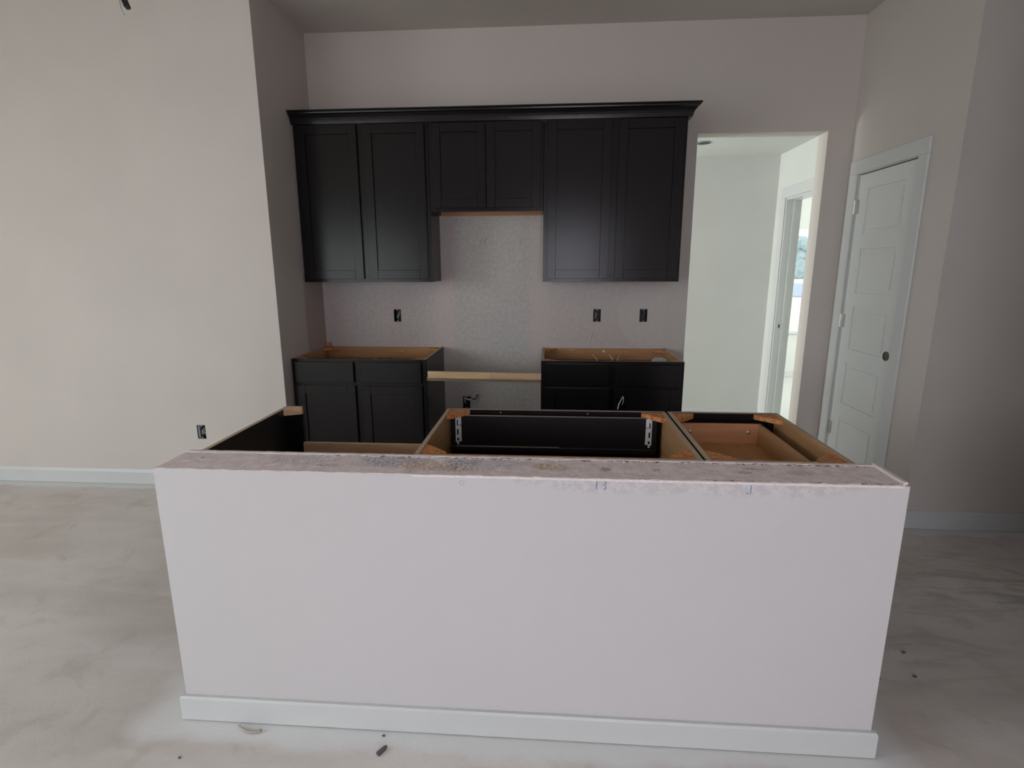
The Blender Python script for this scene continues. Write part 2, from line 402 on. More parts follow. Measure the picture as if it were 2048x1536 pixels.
# ------------------------------------------------------------------ the setting
ZC = 3.065; XL = -0.920; YL = -0.721; XR = 2.845; YR = -1.065; OX0, OX1, OZ = 1.816, 2.682, 2.366
struct(MB().box(-5.1, 7.0, REAR-0.1, 4.2, -0.12, 0.0).build('floor', 'floor'), 'bare dusty concrete slab floor', 'floor')
struct(MB().box(-5.1, 6.6, REAR-0.1, 0.14, ZC, ZC+0.1).build('ceiling', 'ceil'), 'plain grey ceiling above the kitchen', 'ceiling')

def box_hole(cx, cz, w=0.056, h=0.094): return (cx-w/2, cx+w/2, cz-h/2, cz+h/2)
BOXES = [(-0.348, 1.112), (1.164, 1.117), (1.505, 1.118)]
RANGE_BOX = (0.170, 0.435)
LEFT_BOX = (-1.532, 0.384)
wall('wall_back', 'y', XL-0.12, XR+0.12, 0, ZC, 0.0, 0.135, [box_hole(*p) for p in BOXES] + [box_hole(*RANGE_BOX)] + [(OX0, OX1, 0, OZ)], 'backwall', 'kitchen back wall with bare unpainted drywall behind the cabinets')
wall('wall_left', 'y', -5.0, XL, 0, ZC, YL, YL+0.12, [box_hole(LEFT_BOX[0], LEFT_BOX[1], 0.060, 0.097)], 'paint', 'bright painted wall left of the kitchen')
wall('wall_alcove', 'x', YL+0.12, 0.0, 0, ZC, XL-0.12, XL, [], 'sidewall', 'short side wall of the cabinet alcove')
D0, D1, DZ = -0.752, -0.135, 2.066      # closet door opening (y range) in the right wall
wall('wall_right', 'x', YR, 0.0, 0, ZC, XR, XR+0.12, [(D0, D1, 0, DZ)], 'paint', 'right kitchen wall holding the white closet door')
wall('wall_right_front', 'y', XR+0.12, 6.5, 0, ZC, YR, YR+0.12, [], 'paint', 'shaded wall at the right edge')
# living room round the camera
wall('wall_west', 'x', REAR, YL+0.12, 0, ZC, -5.1, -5.0, [(-5.45, -3.15, 0.95, 2.75)], 'paint')
WINS = [(-3.85, -1.55, 0.45, 2.15), (0.50, 1.70, 0.03, 2.15)]
wall('wall_rear', 'y', -5.0, 6.5, 0, ZC, REAR-0.1, REAR, WINS, 'paint')
wall('wall_shade_partition', 'x', REAR, -3.0, 0, ZC, 2.45, 2.57, [], 'paint')  # unseen partition added to shade the right side
wall('wall_east', 'x', REAR, YR, 0, ZC, 6.5, 6.6, [], 'paint')
for i, (a, b_, c, d) in enumerate(WINS):
    fr = MB()
    for q in ((a, a+0.05, c, d), (b_-0.05, b_, c, d), (a+0.05, b_-0.05, c, c+0.05), (a+0.05, b_-0.05, d-0.05, d), (a+0.05, b_-0.05, (c+d)/2-0.02, (c+d)/2+0.02)):
        fr.box(q[0], q[1], REAR-0.08, REAR-0.03, q[2], q[3])
    o = struct(fr.build('window_%d' % (i+2), 'vinyl'))
    tag(MB().box(a+0.05, b_-0.05, REAR-0.06, REAR-0.055, c+0.05, d-0.05).build('pane', 'glass', o))
# hall and bedroom behind the opening
HY = 1.195; HZ = 2.443
wall('wall_hall_end', 'y', -2.0, XR+0.12, 0, 2.8, HY, HY+0.12, [], 'paint_halltint', 'pale wall at the end of the hall')
BD0, BD1, BZ = 0.222, 0.985, 2.05      # bedroom doorway in the hall's right wall
wall('wall_hall_right', 'x', 0.135, HY, 0, 2.8, XR, XR+0.12, [(BD0, BD1, 0, BZ)], 'paint_halltint', 'hall side wall with the bedroom doorway')
wall('wall_hall_left', 'x', 0.135, HY, 0, 2.8, -2.1, -2.0, [], 'paint_halltint')
struct(MB().box(-2.0, XR, 0.135, HY, HZ, HZ+0.1).build('ceiling_hall', 'paint_halltint'), 'low white hall ceiling', 'ceiling')
BWIN = (3.45, 4.85, 0.615, 1.96)
wall('wall_bedroom_end', 'y', XR+0.12, 6.5, 0, 2.8, 3.42, 3.54, [BWIN], 'paint_halltint', 'bedroom wall with the bright window')
wall('wall_bedroom_right', 'x', 0.135, 3.42, 0, 2.8, 6.5, 6.6, [], 'paint_halltint')
wall('wall_bedroom_left', 'x', HY+0.12, 3.42, 0, 2.8, XR, XR+0.12, [], 'paint_halltint')
wall('wall_bedroom_near', 'y', XR+0.12, 6.5, 0, 2.8, 0.02, 0.135, [], 'paint_halltint')
struct(MB().box(XR+0.12, 6.5, 0.135, 3.42, 2.74, 2.84).build('ceiling_bedroom', 'paint_halltint'))
# bedroom window: vinyl frame, meeting rail, panes, sill
a, b_, c, d = BWIN
fr = MB()
for q in ((a, a+0.04, c, d), (b_-0.04, b_, c, d), (a+0.04, b_-0.04, c, c+0.04), (a+0.04, b_-0.04, d-0.04, d)):
    fr.box(q[0], q[1], 3.47, 3.53, q[2], q[3])
win = struct(fr.build('window_1', 'vinyl'), 'bright white bedroom window seen through the doorway', 'window')
MB().box(a+0.04, b_-0.04, 3.475, 3.515, 1.255, 1.300).build('meeting_rail', 'vinyl', win)
MB().box(a+0.04, b_-0.04, 3.50, 3.504, c+0.04, 1.255).build('pane', 'glass', win)
MB().box(a+0.04, b_-0.04, 3.49, 3.494, 1.30, d-0.04).build('pane', 'glass', win)
MB().box(a-0.05, b_+0.05, 3.385, 3.47, c-0.025, c-0.0005, 0.003).build('window_sill', 'trim', win)

# baseboards
def baseboard_y(name, x0, x1, y, h=0.105, label=None):   # on a wall facing -y
    poly = [(y, 0.002), (y-0.014, 0.002), (y-0.014, h-0.022), (y-0.008, h-0.006), (y-0.005, h), (y, h)]
    return struct(MB().prism(poly, 'x', x0, x1).build(name, 'trim'), label, 'baseboard')
baseboard_y('baseboard_left', -5.0, XL, YL, 0.108, 'white baseboard along the bright left wall')
baseboard_y('baseboard_right', XR, 6.5, YR, 0.108, 'white baseboard along the shaded right wall')
baseboard_y('baseboard_hall', -2.0, XR, HY, 0.108)
baseboard_y('baseboard_bedroom', XR+0.12, 6.5, 3.42, 0.108)

# casing round the closet door
def casing(name, x, y0, y1, z1, w, label, mat='trim'):
    t = 0.014
    o = MB().box(x-t, x, y0-w, y0, 0, z1, 0.003).build('trim_tmp', mat)
    o.name = name; struct(o, label, 'trim')
    MB().box(x-t, x, y1, y1+w, 0, z1, 0.003).build('casing_side', mat, o)
    MB().box(x-t, x, y0-w, y1+w, z1, z1+w, 0.003).build('casing_head', mat, o)
    return o
cs = casing('trim_1', XR, D0, D1, DZ, 0.088, 'white casing round the closet door')
# closet door (five stacked panels), hinges on the far side
def closet_door():
    y0, y1, z0, z1 = D0+0.008, D1-0.008, 0.012, DZ-0.010
    x0 = XR+0.010; t = 0.035
    st, rl = 0.105, 0.095
    n = 5; ph = (z1-z0 - rl*(n+1) - 0.05)/n
    fr = MB().box(x0, x0+t, y0, y0+st, z0, z1).box(x0, x0+t, y1-st, y1, z0, z1)
    z = z0; rails = []
    for i in range(n+1):
        hh = rl + (0.05 if i == 0 else 0)
        fr.box(x0, x0+t, y0+st, y1-st, z, z+hh); z += hh
        if i < n: rails.append((z, z+ph)); z += ph
    d = struct(fr.build('door_1', 'doorwhite'), 'white five-panel closet door with a bored knob hole', 'door')
    for a, b2 in rails:
        p = MB().box(x0+0.010, x0+t-0.006, y0+st, y1-st, a, b2)
        p.prism([(y0+st+0.03, a+0.03), (y1-st-0.03, a+0.03), (y1-st-0.03, b2-0.03), (y0+st+0.03, b2-0.03)], 'x', x0+0.004, x0+0.0101)
        p.build('door_panel', 'doorwhite', d)
    # bored hole lined with a dull ring
    k = MB().lathe([(0.029, 0.0), (0.029, -0.004), (0.024, -0.005), (0.0235, -0.001)], (x0, y0+0.062, 0.934), 'x', 24).build('knob_ring', 'bronze', d)
    MB().lathe([(0.0235, 0.0), (0.0235, -0.0008), (0.001, -0.0008)], (x0, y0+0.062, 0.934), 'x', 24).build('knob_hole', M['olive'], k)
    for z in (1.856, 1.102, 0.332):
        h = MB().lathe([(0.006, -0.045), (0.006, 0.045)], (XR-0.004, D1-0.003, z), 'z', 10)
        h.box(XR-0.002, XR+0.008, D1-0.030, D1-0.003, z-0.044, z+0.044)
        h.build('hinge', 'metal', d)
    return d
closet_door()
jb = MB().box(XR+0.001, XR+0.12, D0, D0+0.004, 0, DZ).box(XR+0.001, XR+0.12, D1-0.004, D1, 0, DZ).box(XR+0.001, XR+0.12, D0, D1, DZ-0.004, DZ)
struct(jb.build('trim_2', 'trim'), 'white jamb lining the closet door opening', 'trim')
struct(MB().box(XR+0.09, XR+0.118, D0+0.005, D1-0.005, 0.001, DZ-0.005).build('wall_closet_backing', 'paint'))
# bedroom doorway casing and jamb with strike plate
casing('trim_3', XR, BD0, BD1, BZ, 0.088, 'white casing round the bedroom doorway in the hall')
jb = MB().box(XR-0.002, XR+0.125, BD1-0.018, BD1, 0, BZ).box(XR-0.002, XR+0.125, BD0, BD0+0.018, 0, BZ).box(XR-0.002, XR+0.125, BD0+0.018, BD1-0.018, BZ-0.018, BZ)
jamb = struct(jb.build('trim_4', 'trim'), 'white door jamb of the bedroom doorway', 'trim')
MB().box(XR+0.055, XR+0.075, BD1-0.030, BD1-0.018, 0, BZ-0.02).build('door_stop', 'trim', jamb)
sp = MB().box(XR+0.022, XR+0.046, BD1-0.0195, BD1-0.0178, 0.918, 0.972).build('strike_plate', 'metal', jamb)
MB().box(XR+0.027, XR+0.040, BD1-0.0200, BD1-0.0193, 0.930, 0.958).build('strike_hole', 'box', sp)

# ------------------------------------------------------------------ half wall of the island
IX0, IX1, IY0, IY1, IH = -0.371, 1.803, -2.628, -2.468, 0.880
hw = MB()
poly = [(IX0, IY0), (IX1, IY0), (IX1+0.004, IY1), (IX0+0.016, IY1)]
hw.prism(poly, 'z', 0.0, IH-0.0015)
half = struct(hw.build('wall_island', 'halfwall'), 'white painted half wall of the kitchen island', 'wall')
# raw top: lumpy drywall strip
def strip(name, mat, x0, x1, y0, y1, z, amp, nx, ny, ridge=None, thick=0.006, seed=0.0, edge_wob=0.0):
    b = MB(); top = []
    for j in range(ny+1):
        row = []
        for i in range(nx+1):
            x = x0+(x1-x0)*i/nx; y = y0+(y1-y0)*j/ny
            h = noise.noise(Vector((x*30+seed, y*30, seed)))*amp + noise.noise(Vector((x*95, y*95+seed, 3)))*amp*0.6
            yy = y
            if j in (0, ny): yy = y + noise.noise(Vector((x*70, j, seed+9)))*edge_wob
            if ridge: h += ridge(x, y)
            row.append(b.bm.verts.new((x, yy, z+h)))
        top.append(row)
    bot = [[b.bm.verts.new((v.co.x, v.co.y, z-thick)) for v in r] for r in (top[0], top[-1])]
    for j in range(ny):
        for i in range(nx): b.bm.faces.new((top[j][i], top[j][i+1], top[j+1][i+1], top[j+1][i]))
    for i in range(nx):
        b.bm.faces.new((bot[0][i], bot[0][i+1], top[0][i+1], top[0][i])); b.bm.faces.new((top[-1][i], top[-1][i+1], bot[1][i+1], bot[1][i]))
    for k in (0, nx):
        loop = [bot[0][k]] + [top[j][k] for j in range(ny+1)] + [bot[1][k]]
        b.bm.faces.new(loop)
    return b.build(name, mat, half)
strip('drywall_top', 'walltop', IX0+0.006, IX1-0.012, IY0+0.0015, IY1-0.016, IH, 0.0011, 300, 14, seed=1.0)
strip('torn_edge', 'torn', IX0+0.45, IX1-0.014, IY1-0.0210, IY1-0.0115, IH+0.0006, 0.0026, 420, 3, seed=4.0, edge_wob=0.0015)
strip('back_edge', 'gypsum', IX0+0.012, IX1-0.002, IY1-0.0118, IY1+0.0015, IH+0.0030, 0.0012, 260, 3, seed=7.0, edge_wob=0.0016, thick=0.010)
strip('front_torn_edge', 'torn', IX1-0.55, IX1-0.016, IY0+0.004, IY0+0.0085, IH+0.0004, 0.0018, 200, 2, seed=21.0, edge_wob=0.0015)
strip('front_edge', 'gypsum', 0.42, IX1-0.014, IY0-0.0010, IY0+0.0040, IH-0.0006, 0.0018, 260, 2, seed=11.0, edge_wob=0.0016, thick=0.0065)
# end strip at the right, lifted a little above the raw top
e = MB().box(IX1-0.013, IX1+0.001, IY0+0.010, IY1+0.001, IH-0.03, IH+0.0065, 0.0015).box(IX1-0.017, IX1-0.013, IY0+0.004, IY0+0.013, IH-0.006, IH+0.003)
e.build('end_strip', 'gypsum', half)
# torn paper flaps on the front lip
for x, w, h in ((0.535, 0.030, 0.004), (0.795, 0.022, 0.007), (1.005, 0.055, 0.006), (0.02, 0.02, 0.003)):
    f = MB().prism([(x-w/2, IH-0.002), (x+w/2, IH-0.002), (x+w*0.3, IH-h*0.7), (x+w*0.05, IH-h-0.002), (x-w*0.25, IH-h*0.8)], 'y', IY0-0.0016, IY0+0.001)
    f.build('paper_flap', 'gypsum', half)
# baseboard wrapping the half wall
def island_base():
    h, t, g = 0.090, 0.014, 0.004
    prof = [(0, g), (-t, g), (-t, h-0.008), (-t+0.004, h), (0, h)]
    b = MB()
    path = [(IX0-0.0005, IY1), (IX0-0.0005, IY0-0.0005), (IX1+0.0005, IY0-0.0005), (IX1+0.002, IY1)]
    nrm = [(1, 0), (0.7071*1.4142, 0.7071*1.4142), (-1, 1), (-1, 0)]
    rings = []
    for (x, y), (nx, ny) in zip(path, nrm):
        rings.append([b.bm.verts.new((x+o*nx, y+o*ny, z)) for o, z in prof])
    for r, s_ in zip(rings, rings[1:]):
        for k in range(len(prof)):
            l = (k+1) % len(prof); b.bm.faces.new((r[k], r[l], s_[l], s_[k]))
    b.bm.faces.new(rings[0]); b.bm.faces.new(rings[-1][::-1])
    return struct(b.build('baseboard_island', 'trim'), 'white baseboard wrapped round the half wall', 'baseboard')
island_base()

# ------------------------------------------------------------------ cabinets
def shaker(parent, x0, x1, z0, z1, yf, sgn, stile=0.058):
    """door whose outer face is at yf; sgn=-1 faces the camera side"""
    t = 0.019; ya, yb = sorted((yf, yf - sgn*t))
    b = MB().box(x0, x0+stile, ya, yb, z0, z1, 0.0012).box(x1-stile, x1, ya, yb, z0, z1, 0.0012)
    b.box(x0+stile, x1-stile, ya, yb, z0, z0+stile, 0.0012).box(x0+stile, x1-stile, ya, yb, z1-stile, z1, 0.0012)
    d = b.build('door', 'cab', parent)
    ya, yb = sorted((yf - sgn*0.009, yf - sgn*0.015))
    yc, yd = sorted((yf - sgn*0.0152, yf - sgn*0.0180))
    MB().box(x0+stile+0.0016, x1-stile-0.0016, ya, yb, z0+stile+0.0016, z1-stile-0.0016).box(x0+stile-0.004, x1-stile+0.004, yc, yd, z0+stile-0.004, z1-stile+0.004).build('door_panel', 'cab', d)
    return d
def upper(x0, x1, z0, z1, doors, label, under='cab', lip=0.0):
    t = thing('wall_cabinet', ((x0+x1)/2, -0.15, z0), label, 'cabinet', 'dark wall cabinets over the range gap')
    yf = -0.305
    MB().box(x0, x0+0.016, yf+0.019, -0.002, z0, z1).build('side_panel', 'cab', t)
    MB().box(x1-0.016, x1, yf+0.019, -0.002, z0, z1).build('side_panel', 'cab', t)
    MB().box(x0+0.016, x1-0.016, yf+0.019, -0.002, z0+lip+0.004, z0+lip+0.018).build('bottom_panel', under, t)
    MB().box(x0+0.016, x1-0.016, yf+0.019, -0.002, z1-0.016, z1-0.002).build('top_panel', 'maple_x', t)
    MB().box(x0+0.016, x1-0.016, -0.016, -0.004, z0+0.03, z1-0.016).build('back_panel', 'maple_x', t)
    if lip: MB().box(x0+0.016, x1-0.016, -0.024, -0.006, z0-0.002, z0+lip+0.003).build('hanging_rail', 'maple_x', t)
    ff = MB().box(x0, x0+0.042, yf, yf+0.019, z0, z1, 0.0008).box(x1-0.042, x1, yf, yf+0.019, z0, z1, 0.0008)
    ff.box(x0+0.042, x1-0.042, yf, yf+0.019, z0, z0+0.042, 0.0008).box(x0+0.042, x1-0.042, yf, yf+0.019, z1-0.06, z1, 0.0008)
    if doors[0][1] < doors[1][0]-0.02: ff.box(doors[0][1]-0.02, doors[1][0]+0.02, yf, yf+0.019, z0+0.042, z1-0.06)
    ff.build('face_frame', 'cab', t)
    for a, b2 in doors: shaker(t, a, b2, z0+0.021, z1-0.028, yf-0.0205, -1)
    return t
UB, UT = 1.372, 2.420
upper(-0.914, -0.001, UB, UT, [(-0.888, -0.480), (-0.436, -0.026)], 'tall dark two-door wall cabinet on the left, beside the alcove wall')
upper(0.001, 0.761, 1.838, UT, [(0.022, 0.380), (0.384, 0.742)], 'short dark wall cabinet in the middle, above the range gap', 'maple_x', 0.022)
upper(0.763, 1.676, UB, UT, [(0.788, 1.200), (1.244, 1.652)], 'tall dark two-door wall cabinet on the right, beside the hall opening')
def crown():
    z0, z1 = UT-0.022, 2.476
    prof = [(-0.306, z0), (-0.327, z0), (-0.329, z0+0.012), (-0.332, z0+0.022), (-0.338, z0+0.036), (-0.352, z0+0.052), (-0.362, z0+0.058), (-0.364, z0+0.066), (-0.372, z0+0.069), (-0.372, z1), (-0.306, z1)]
    b = MB(); rings = []
    xr = 1.677
    rings.append([b.bm.verts.new((XL+0.003, y, z)) for y, z in prof])
    rings.append([b.bm.verts.new((xr + (-0.305-y), y, z)) for y, z in prof])
    rings.append([b.bm.verts.new((xr + (-0.305-y), -0.004, z)) for y, z in prof])
    for r, s_ in zip(rings, rings[1:]):
        for k in range(len(prof)):
            l = (k+1) % len(prof); b.bm.faces.new((r[k], r[l], s_[l], s_[k]))
    b.bm.faces.new(rings[0]); b.bm.faces.new(rings[-1][::-1])
    o = b.build('crown_moulding', 'cab')
    return tag(o, 'black crown moulding running along the top of the wall cabinets', 'moulding')
crown()

def corner_block(parent, cx, cy, sx, sy, z, s=0.085, th=0.019, mat='osb'):
    """triangular block in a cabinet's top corner"""
    p = [(cx, cy), (cx+sx*s, cy), (cx+sx*s, cy+sy*0.014), (cx+sx*0.014, cy+sy*s), (cx, cy+sy*s)]
    return MB().prism(p, 'z', z-th, z).build('corner_block', mat, parent)
def base_cab(x0, x1, yb, sgn, top, label, name='base_cabinet', group=None, drawers=(), doors=(), dz=(0.717, 0.857), doorz=(0.115, 0.697), finished=(), wood='maple_y', blocks=True, midstile=True, slab='cab', depth=0.608, back=True):
    """sgn=-1: front looks to -y (towards camera); +1: front looks to +y"""
    yf = yb + sgn*depth                                  # outer face of the face frame
    t = thing(name, ((x0+x1)/2, (yb+yf)/2, 0), label, 'cabinet', group)
    Y = lambda a, b2: sorted((yb + sgn*a, yb + sgn*b2))
    ya, yz = Y(0.0, depth-0.019)
    for k, (a, b2) in enumerate(((x0, x0+0.016), (x1-0.016, x1))):
        p = MB().box(a, b2, ya, yz, 0.0, top).build('side_panel', wood, t)
        MB().box(a+0.0004, b2-0.0004, ya, yz, top, top+0.0012).build('panel_edge', 'edge', p)
        if k in finished:
            MB().box(a-0.0025 if k == 0 else b2, a if k == 0 else b2+0.0025, ya, yz, 0.0, top-0.001).build('finished_skin', 'cab', p)
    y1, y2 = Y(0.008, 0.014)
    MB().box(x0+0.016, x1-0.016, y1, y2, 0.10, top-0.004).build('back_panel', 'maple_x', t)
    y1, y2 = Y(0.0142, 0.030)
    MB().box(x0+0.016, x1-0.016, y1, y2, top-0.085, top-0.002).build('hanging_rail', 'maple_x', t)
    y1, y2 = Y(0.014, depth-0.019)
    MB().box(x0+0.016, x1-0.016, y1, y2, 0.105, 0.120).build('bottom_panel', wood, t)
    y1, y2 = Y(depth-0.080, depth-0.065)
    MB().box(x0+0.016, x1-0.016, y1, y2, 0.0, 0.10).build('toe_kick', 'cab', t)
    y1, y2 = Y(depth-0.019, depth)
    f = MB().box(x0, x0+0.040, y1, y2, 0.10, top, 0.0008).box(x1-0.040, x1, y1, y2, 0.10, top, 0.0008)
    f.box(x0+0.040, x1-0.040, y1, y2, top-0.026, top, 0.0008).box(x0+0.040, x1-0.040, y1, y2, 0.10, 0.135, 0.0008)
    f.box(x0+0.040, x1-0.040, y1, y2, dz[0]-0.032, dz[0]+0.012, 0.0008)
    if len(doors) > 1: f.box((x0+x1)/2-0.035, (x0+x1)/2+0.035, y1+(0.0006 if sgn < 0 else 0), y2-(0.0006 if sgn > 0 else 0), 0.135, top-0.026)
    ff = f.build('face_frame', 'cab', t)
    if sgn > 0: MB().box(x0+0.001, x1-0.001, y1+0.001, y2-0.001, top, top+0.0012).build('frame_edge', 'rawedge', ff)
    o = yf + sgn*0.0205
    for a, b2 in drawers:
        ya2, yb2 = sorted((o, o - sgn*0.019))
        MB().box(a, b2, ya2, yb2, dz[0], dz[1], 0.0015).build('drawer_front', slab, t)
    for a, b2 in doors: shaker(t, a, b2, doorz[0], doorz[1], o, sgn)
    if blocks:
        i0, i1 = x0+0.016, x1-0.016
        ba, fa = yb + sgn*0.030, yf - sgn*0.019
        for cx, sx in ((i0, 1), (i1, -1)):
            corner_block(t, cx, fa, sx, -sgn, top-0.001)
            corner_block(t, cx, ba, sx, sgn, top-0.001)
    return t
BG = 'dark base cabinets against the back wall'
bl = base_cab(-0.914, -0.001, -0.002, -1, 0.874, 'topless dark base cabinet left of the range gap, below the left wall cabinet', group=BG, drawers=((-0.886, -0.486), (-0.436, -0.029)), doors=((-0.886, -0.480), (-0.436, -0.026)), finished=(1,))
br = base_cab(0.763, 1.676, -0.002, -1, 0.874, 'topless dark base cabinet right of the range gap, beside the hall opening', group=BG, drawers=((0.790, 1.200), (1.246, 1.655)), doors=((0.790, 1.204), (1.242, 1.655)), finished=(0, 1))
# inner drawer slides / dividers and screw of the two open cabinets
for par, xs in ((bl, (-0.50, -0.42)), (br, (1.17, 1.27))):
    for x in xs: MB().box(x-0.008, x+0.008, -0.55, -0.02, 0.775, 0.795).build('drawer_runner', 'maple_y', par)
MB().lathe([(0.006, 0.0), (0.006, -0.003), (0.002, -0.004)], (-0.315, -0.032, 0.840), 'y', 10).build('screw', 'metal', bl)
for x, z, r in ((1.219, 0.853, 0.0085), (1.60, 0.853, 0.005), (0.88, 0.868, 0.004), (0.98, 0.862, 0.004)):
    MB().lathe([(r, 0.0), (r, -0.003), (r*0.4, -0.004)], (x, -0.032, z), 'y', 10).build('screw', 'whiteplastic', br)

# island cabinets, fronts towards the range wall
IB = -2.442; IT = 0.870
sink = base_cab(0.377, 1.304, IB, 1, IT, 'open-topped sink base cabinet with white tilt tray hinges in the middle of the island', name='sink_base_cabinet', finished=(1,), doors=((0.395, 0.832), (0.842, 1.279)), midstile=False)
def_fr = MB().box(0.400, 1.262, -1.892, -1.877, 0.700, 0.853, 0.0015)
ff = def_fr.build('false_drawer_front', 'cabback', sink)
MB().box(0.402, 1.260, -1.891, -1.878, 0.8532, 0.8545).build('panel_edge', 'rawedge', ff)
MB().box(0.400, 1.262, -1.905, -1.8925, 0.700, 0.722, 0.002).build('lower_rail', 'cabback', ff)
MB().box(0.425, 0.86, -1.904, -1.8935, 0.7222, 0.7230).build('rail_edge', 'rawedge', ff)
def hinge(cx, flip):
    b = MB(); y0, y1 = -1.8965, -1.8922
    s = -1 if flip else 1
    def bx(u0, u1, z0, z1, dy=0.0):
        a, c = sorted((cx+s*u0, cx+s*u1)); b.box(a, c, y0-dy, y1, z0, z1, 0.0006)
    bx(-0.012, -0.006, 0.738, 0.850)                     # long outer leg
    bx(-0.006, 0.013, 0.835, 0.852); bx(-0.001, 0.013, 0.815, 0.836, 0.001)
    bx(-0.006, 0.013, 0.796, 0.812, 0.003); bx(0.001, 0.013, 0.770, 0.797)
    bx(-0.006, 0.013, 0.757, 0.771, 0.002); bx(0.002, 0.014, 0.741, 0.758)
    bx(-0.006, 0.002, 0.728, 0.744)
    return b.build('tilt_hinge', 'whiteplastic', ff)
hinge(0.432, False); hinge(1.231, True)
for x in (0.61, 0.98): MB().lathe([(0.0032, 0.0), (0.0032, -0.003), (0.002, -0.004)], (x, -1.853, 0.860), 'y', 10).build('screw', 'rawedge', sink)

dr = base_cab(1.314, 1.764, IB, 1, IT, 'narrow open-topped drawer base cabinet at the right end of the island', name='drawer_base_cabinet', finished=(0,), drawers=((1.335, 1.747),), doors=((1.335, 1.747),))
MB().box(1.3070, 1.3112, IB, -1.834, 0.0, IT-0.006).build('slot_dark_strip', 'cab', dr)  # black strip put in the open slot so it reads dark
def drawer_box(par):
    x0, x1, y0, y1, z0, z1 = 1.340, 1.690, -2.395, -1.862, 0.735, 0.832
    f = MB().box(x0, x1, y1-0.014, y1, z0, z1, 0.001).build('drawer_box', 'drawerwood', par)
    for a, b2 in ((x0, x0+0.013), (x1-0.013, x1)):
        MB().box(a, b2, y0, y1-0.014, z0, z1, 0.001).build('drawer_side', 'maple_y', f)
    MB().box(x0+0.013, x1-0.013, y0, y0+0.013, z0, z1, 0.001).build('drawer_back', 'drawerwood', f)
    MB().box(x0+0.013, x1-0.013, y0+0.013, y1-0.014, z0+0.008, z0+0.014).build('drawer_bottom', 'drawerfloor', f)
    for x in (1.404, 1.638):
        MB().lathe([(0.0075, 0.0), (0.0075, -0.003), (0.003, -0.005)], (x, y1-0.014, 0.797), 'y', 12).build('screw', 'metal', f)
drawer_box(dr)

# dishwasher end panel
ep = thing('island_end_panel', (-0.330, -2.14, 0), 'thin dark end panel standing alone at the left end of the island', 'panel')
MB().box(-0.344, -0.328, IB, -1.852, 0.0, IT).build('side_panel', 'cabback', ep)
MB().box(-0.3438, -0.3282, IB, -1.852, IT, IT+0.0015).build('panel_edge', 'edge', ep)
MB().box(-0.344, -0.268, -1.852, -1.832, 0.10, IT, 0.001).build('stile', 'cab', ep)
MB().prism([(-0.328, -1.900), (-0.328, -1.853), (-0.262, -1.853), (-0.262, -1.868)], 'z', IT-0.028, IT+0.004).build('corner_block', 'pinepink', ep)
MB().box(-0.352, -0.338, -2.462, -2.438, IT-0.01, IT+0.004, 0.002).build('shim', 'gypsum', ep)
# brace boards
o = MB().box(-0.266, 0.376, -1.872, -1.8535, 0.667, 0.713, 0.0015).build('brace_board', 'pinepink')
tag(o, 'pale wooden brace board across the island gap, from end panel to sink cabinet', 'board')
bb = thing('brace_board', (0.381, -0.60, 0.748), 'pale pine brace board spanning the range gap between the base cabinets', 'board')
MB().prism([(0.016, 0.758), (0.016, 0.801), (0.425, 0.7975), (0.425, 0.754)], 'y', -0.634, -0.612).build('board', 'pine', bb)
MB().prism([(0.425, 0.754), (0.425, 0.7975), (0.7625, 0.7955), (0.7625, 0.752)], 'y', -0.634, -0.612).build('board', 'pinepink', bb)
MB().prism([(0.003, 0.733), (0.003, 0.757), (0.7605, 0.751), (0.7605, 0.727)], 'y', -0.606, -0.590).build('lower_strip', 'olive', bb)  # olive-brown strip set a little below and behind the board
# shim of wood standing in the left base cabinet's corner
tag(MB().box(-0.898, -0.868, -0.050, -0.033, 0.8744, 0.906, 0.001).build('wood_shim', 'maple_x'), 'small wood shim standing up in the left base cabinet corner', 'shim')

# ------------------------------------------------------------------ electrical boxes
def jbox(cx, cz, yw, label, w, h, wires, wiremat, grey=False):
    t = thing('outlet_box', (cx, yw, cz-h/2), label, 'outlet box', 'open electrical boxes in the walls')
    d = 0.062
    b = MB().box(cx-w/2+0.0005, cx-w/2+0.003, yw+0.002, yw+d, cz-h/2+0.0005, cz+h/2-0.0005)
    b.box(cx+w/2-0.003, cx+w/2-0.0005, yw+0.002, yw+d, cz-h/2+0.0005, cz+h/2-0.0005)
    b.box(cx-w/2+0.003, cx+w/2-0.003, yw+0.002, yw+d, cz-h/2+0.0005, cz-h/2+0.003).box(cx-w/2+0.003, cx+w/2-0.003, yw+0.002, yw+d, cz+h/2-0.003, cz+h/2-0.0005)
    b.box(cx-w/2+0.003, cx+w/2-0.003, yw+d-0.003, yw+d, cz-h/2+0.003, cz+h/2-0.003)
    b.build('box', 'box', t)
    for s in (1, -1):
        z = cz + s*(h/2-0.003)
        MB().prism([(cx-0.007, z), (cx+0.007, z), (cx+0.003, z-s*0.010), (cx-0.003, z-s*0.010)], 'y', yw+0.003, yw+0.009).build('screw_tab', 'boxgrey', t)
    if grey: MB().box(cx-w/2+0.003, cx-w/2+0.016, yw+0.006, yw+d-0.004, cz-h/2+0.004, cz+h/2-0.004).build('lit_inner_side', 'boxgrey', t)  # grey slab standing for the lit inner side of the box
    for pts in wires:
        MB().tube([(cx+a, yw+e_, cz+c_) for a, c_, e_ in pts], 0.0022, 6).build('wire', wiremat, t, True)
    return t
W1 = [[(-0.010, -0.030, 0.035), (-0.004, -0.012, 0.006), (0.006, 0.012, 0.003), (0.012, 0.032, 0.02)], [(-0.002, -0.036, 0.035), (0.002, -0.016, 0.006), (0.011, 0.008, 0.003), (0.018, 0.028, 0.02)]]
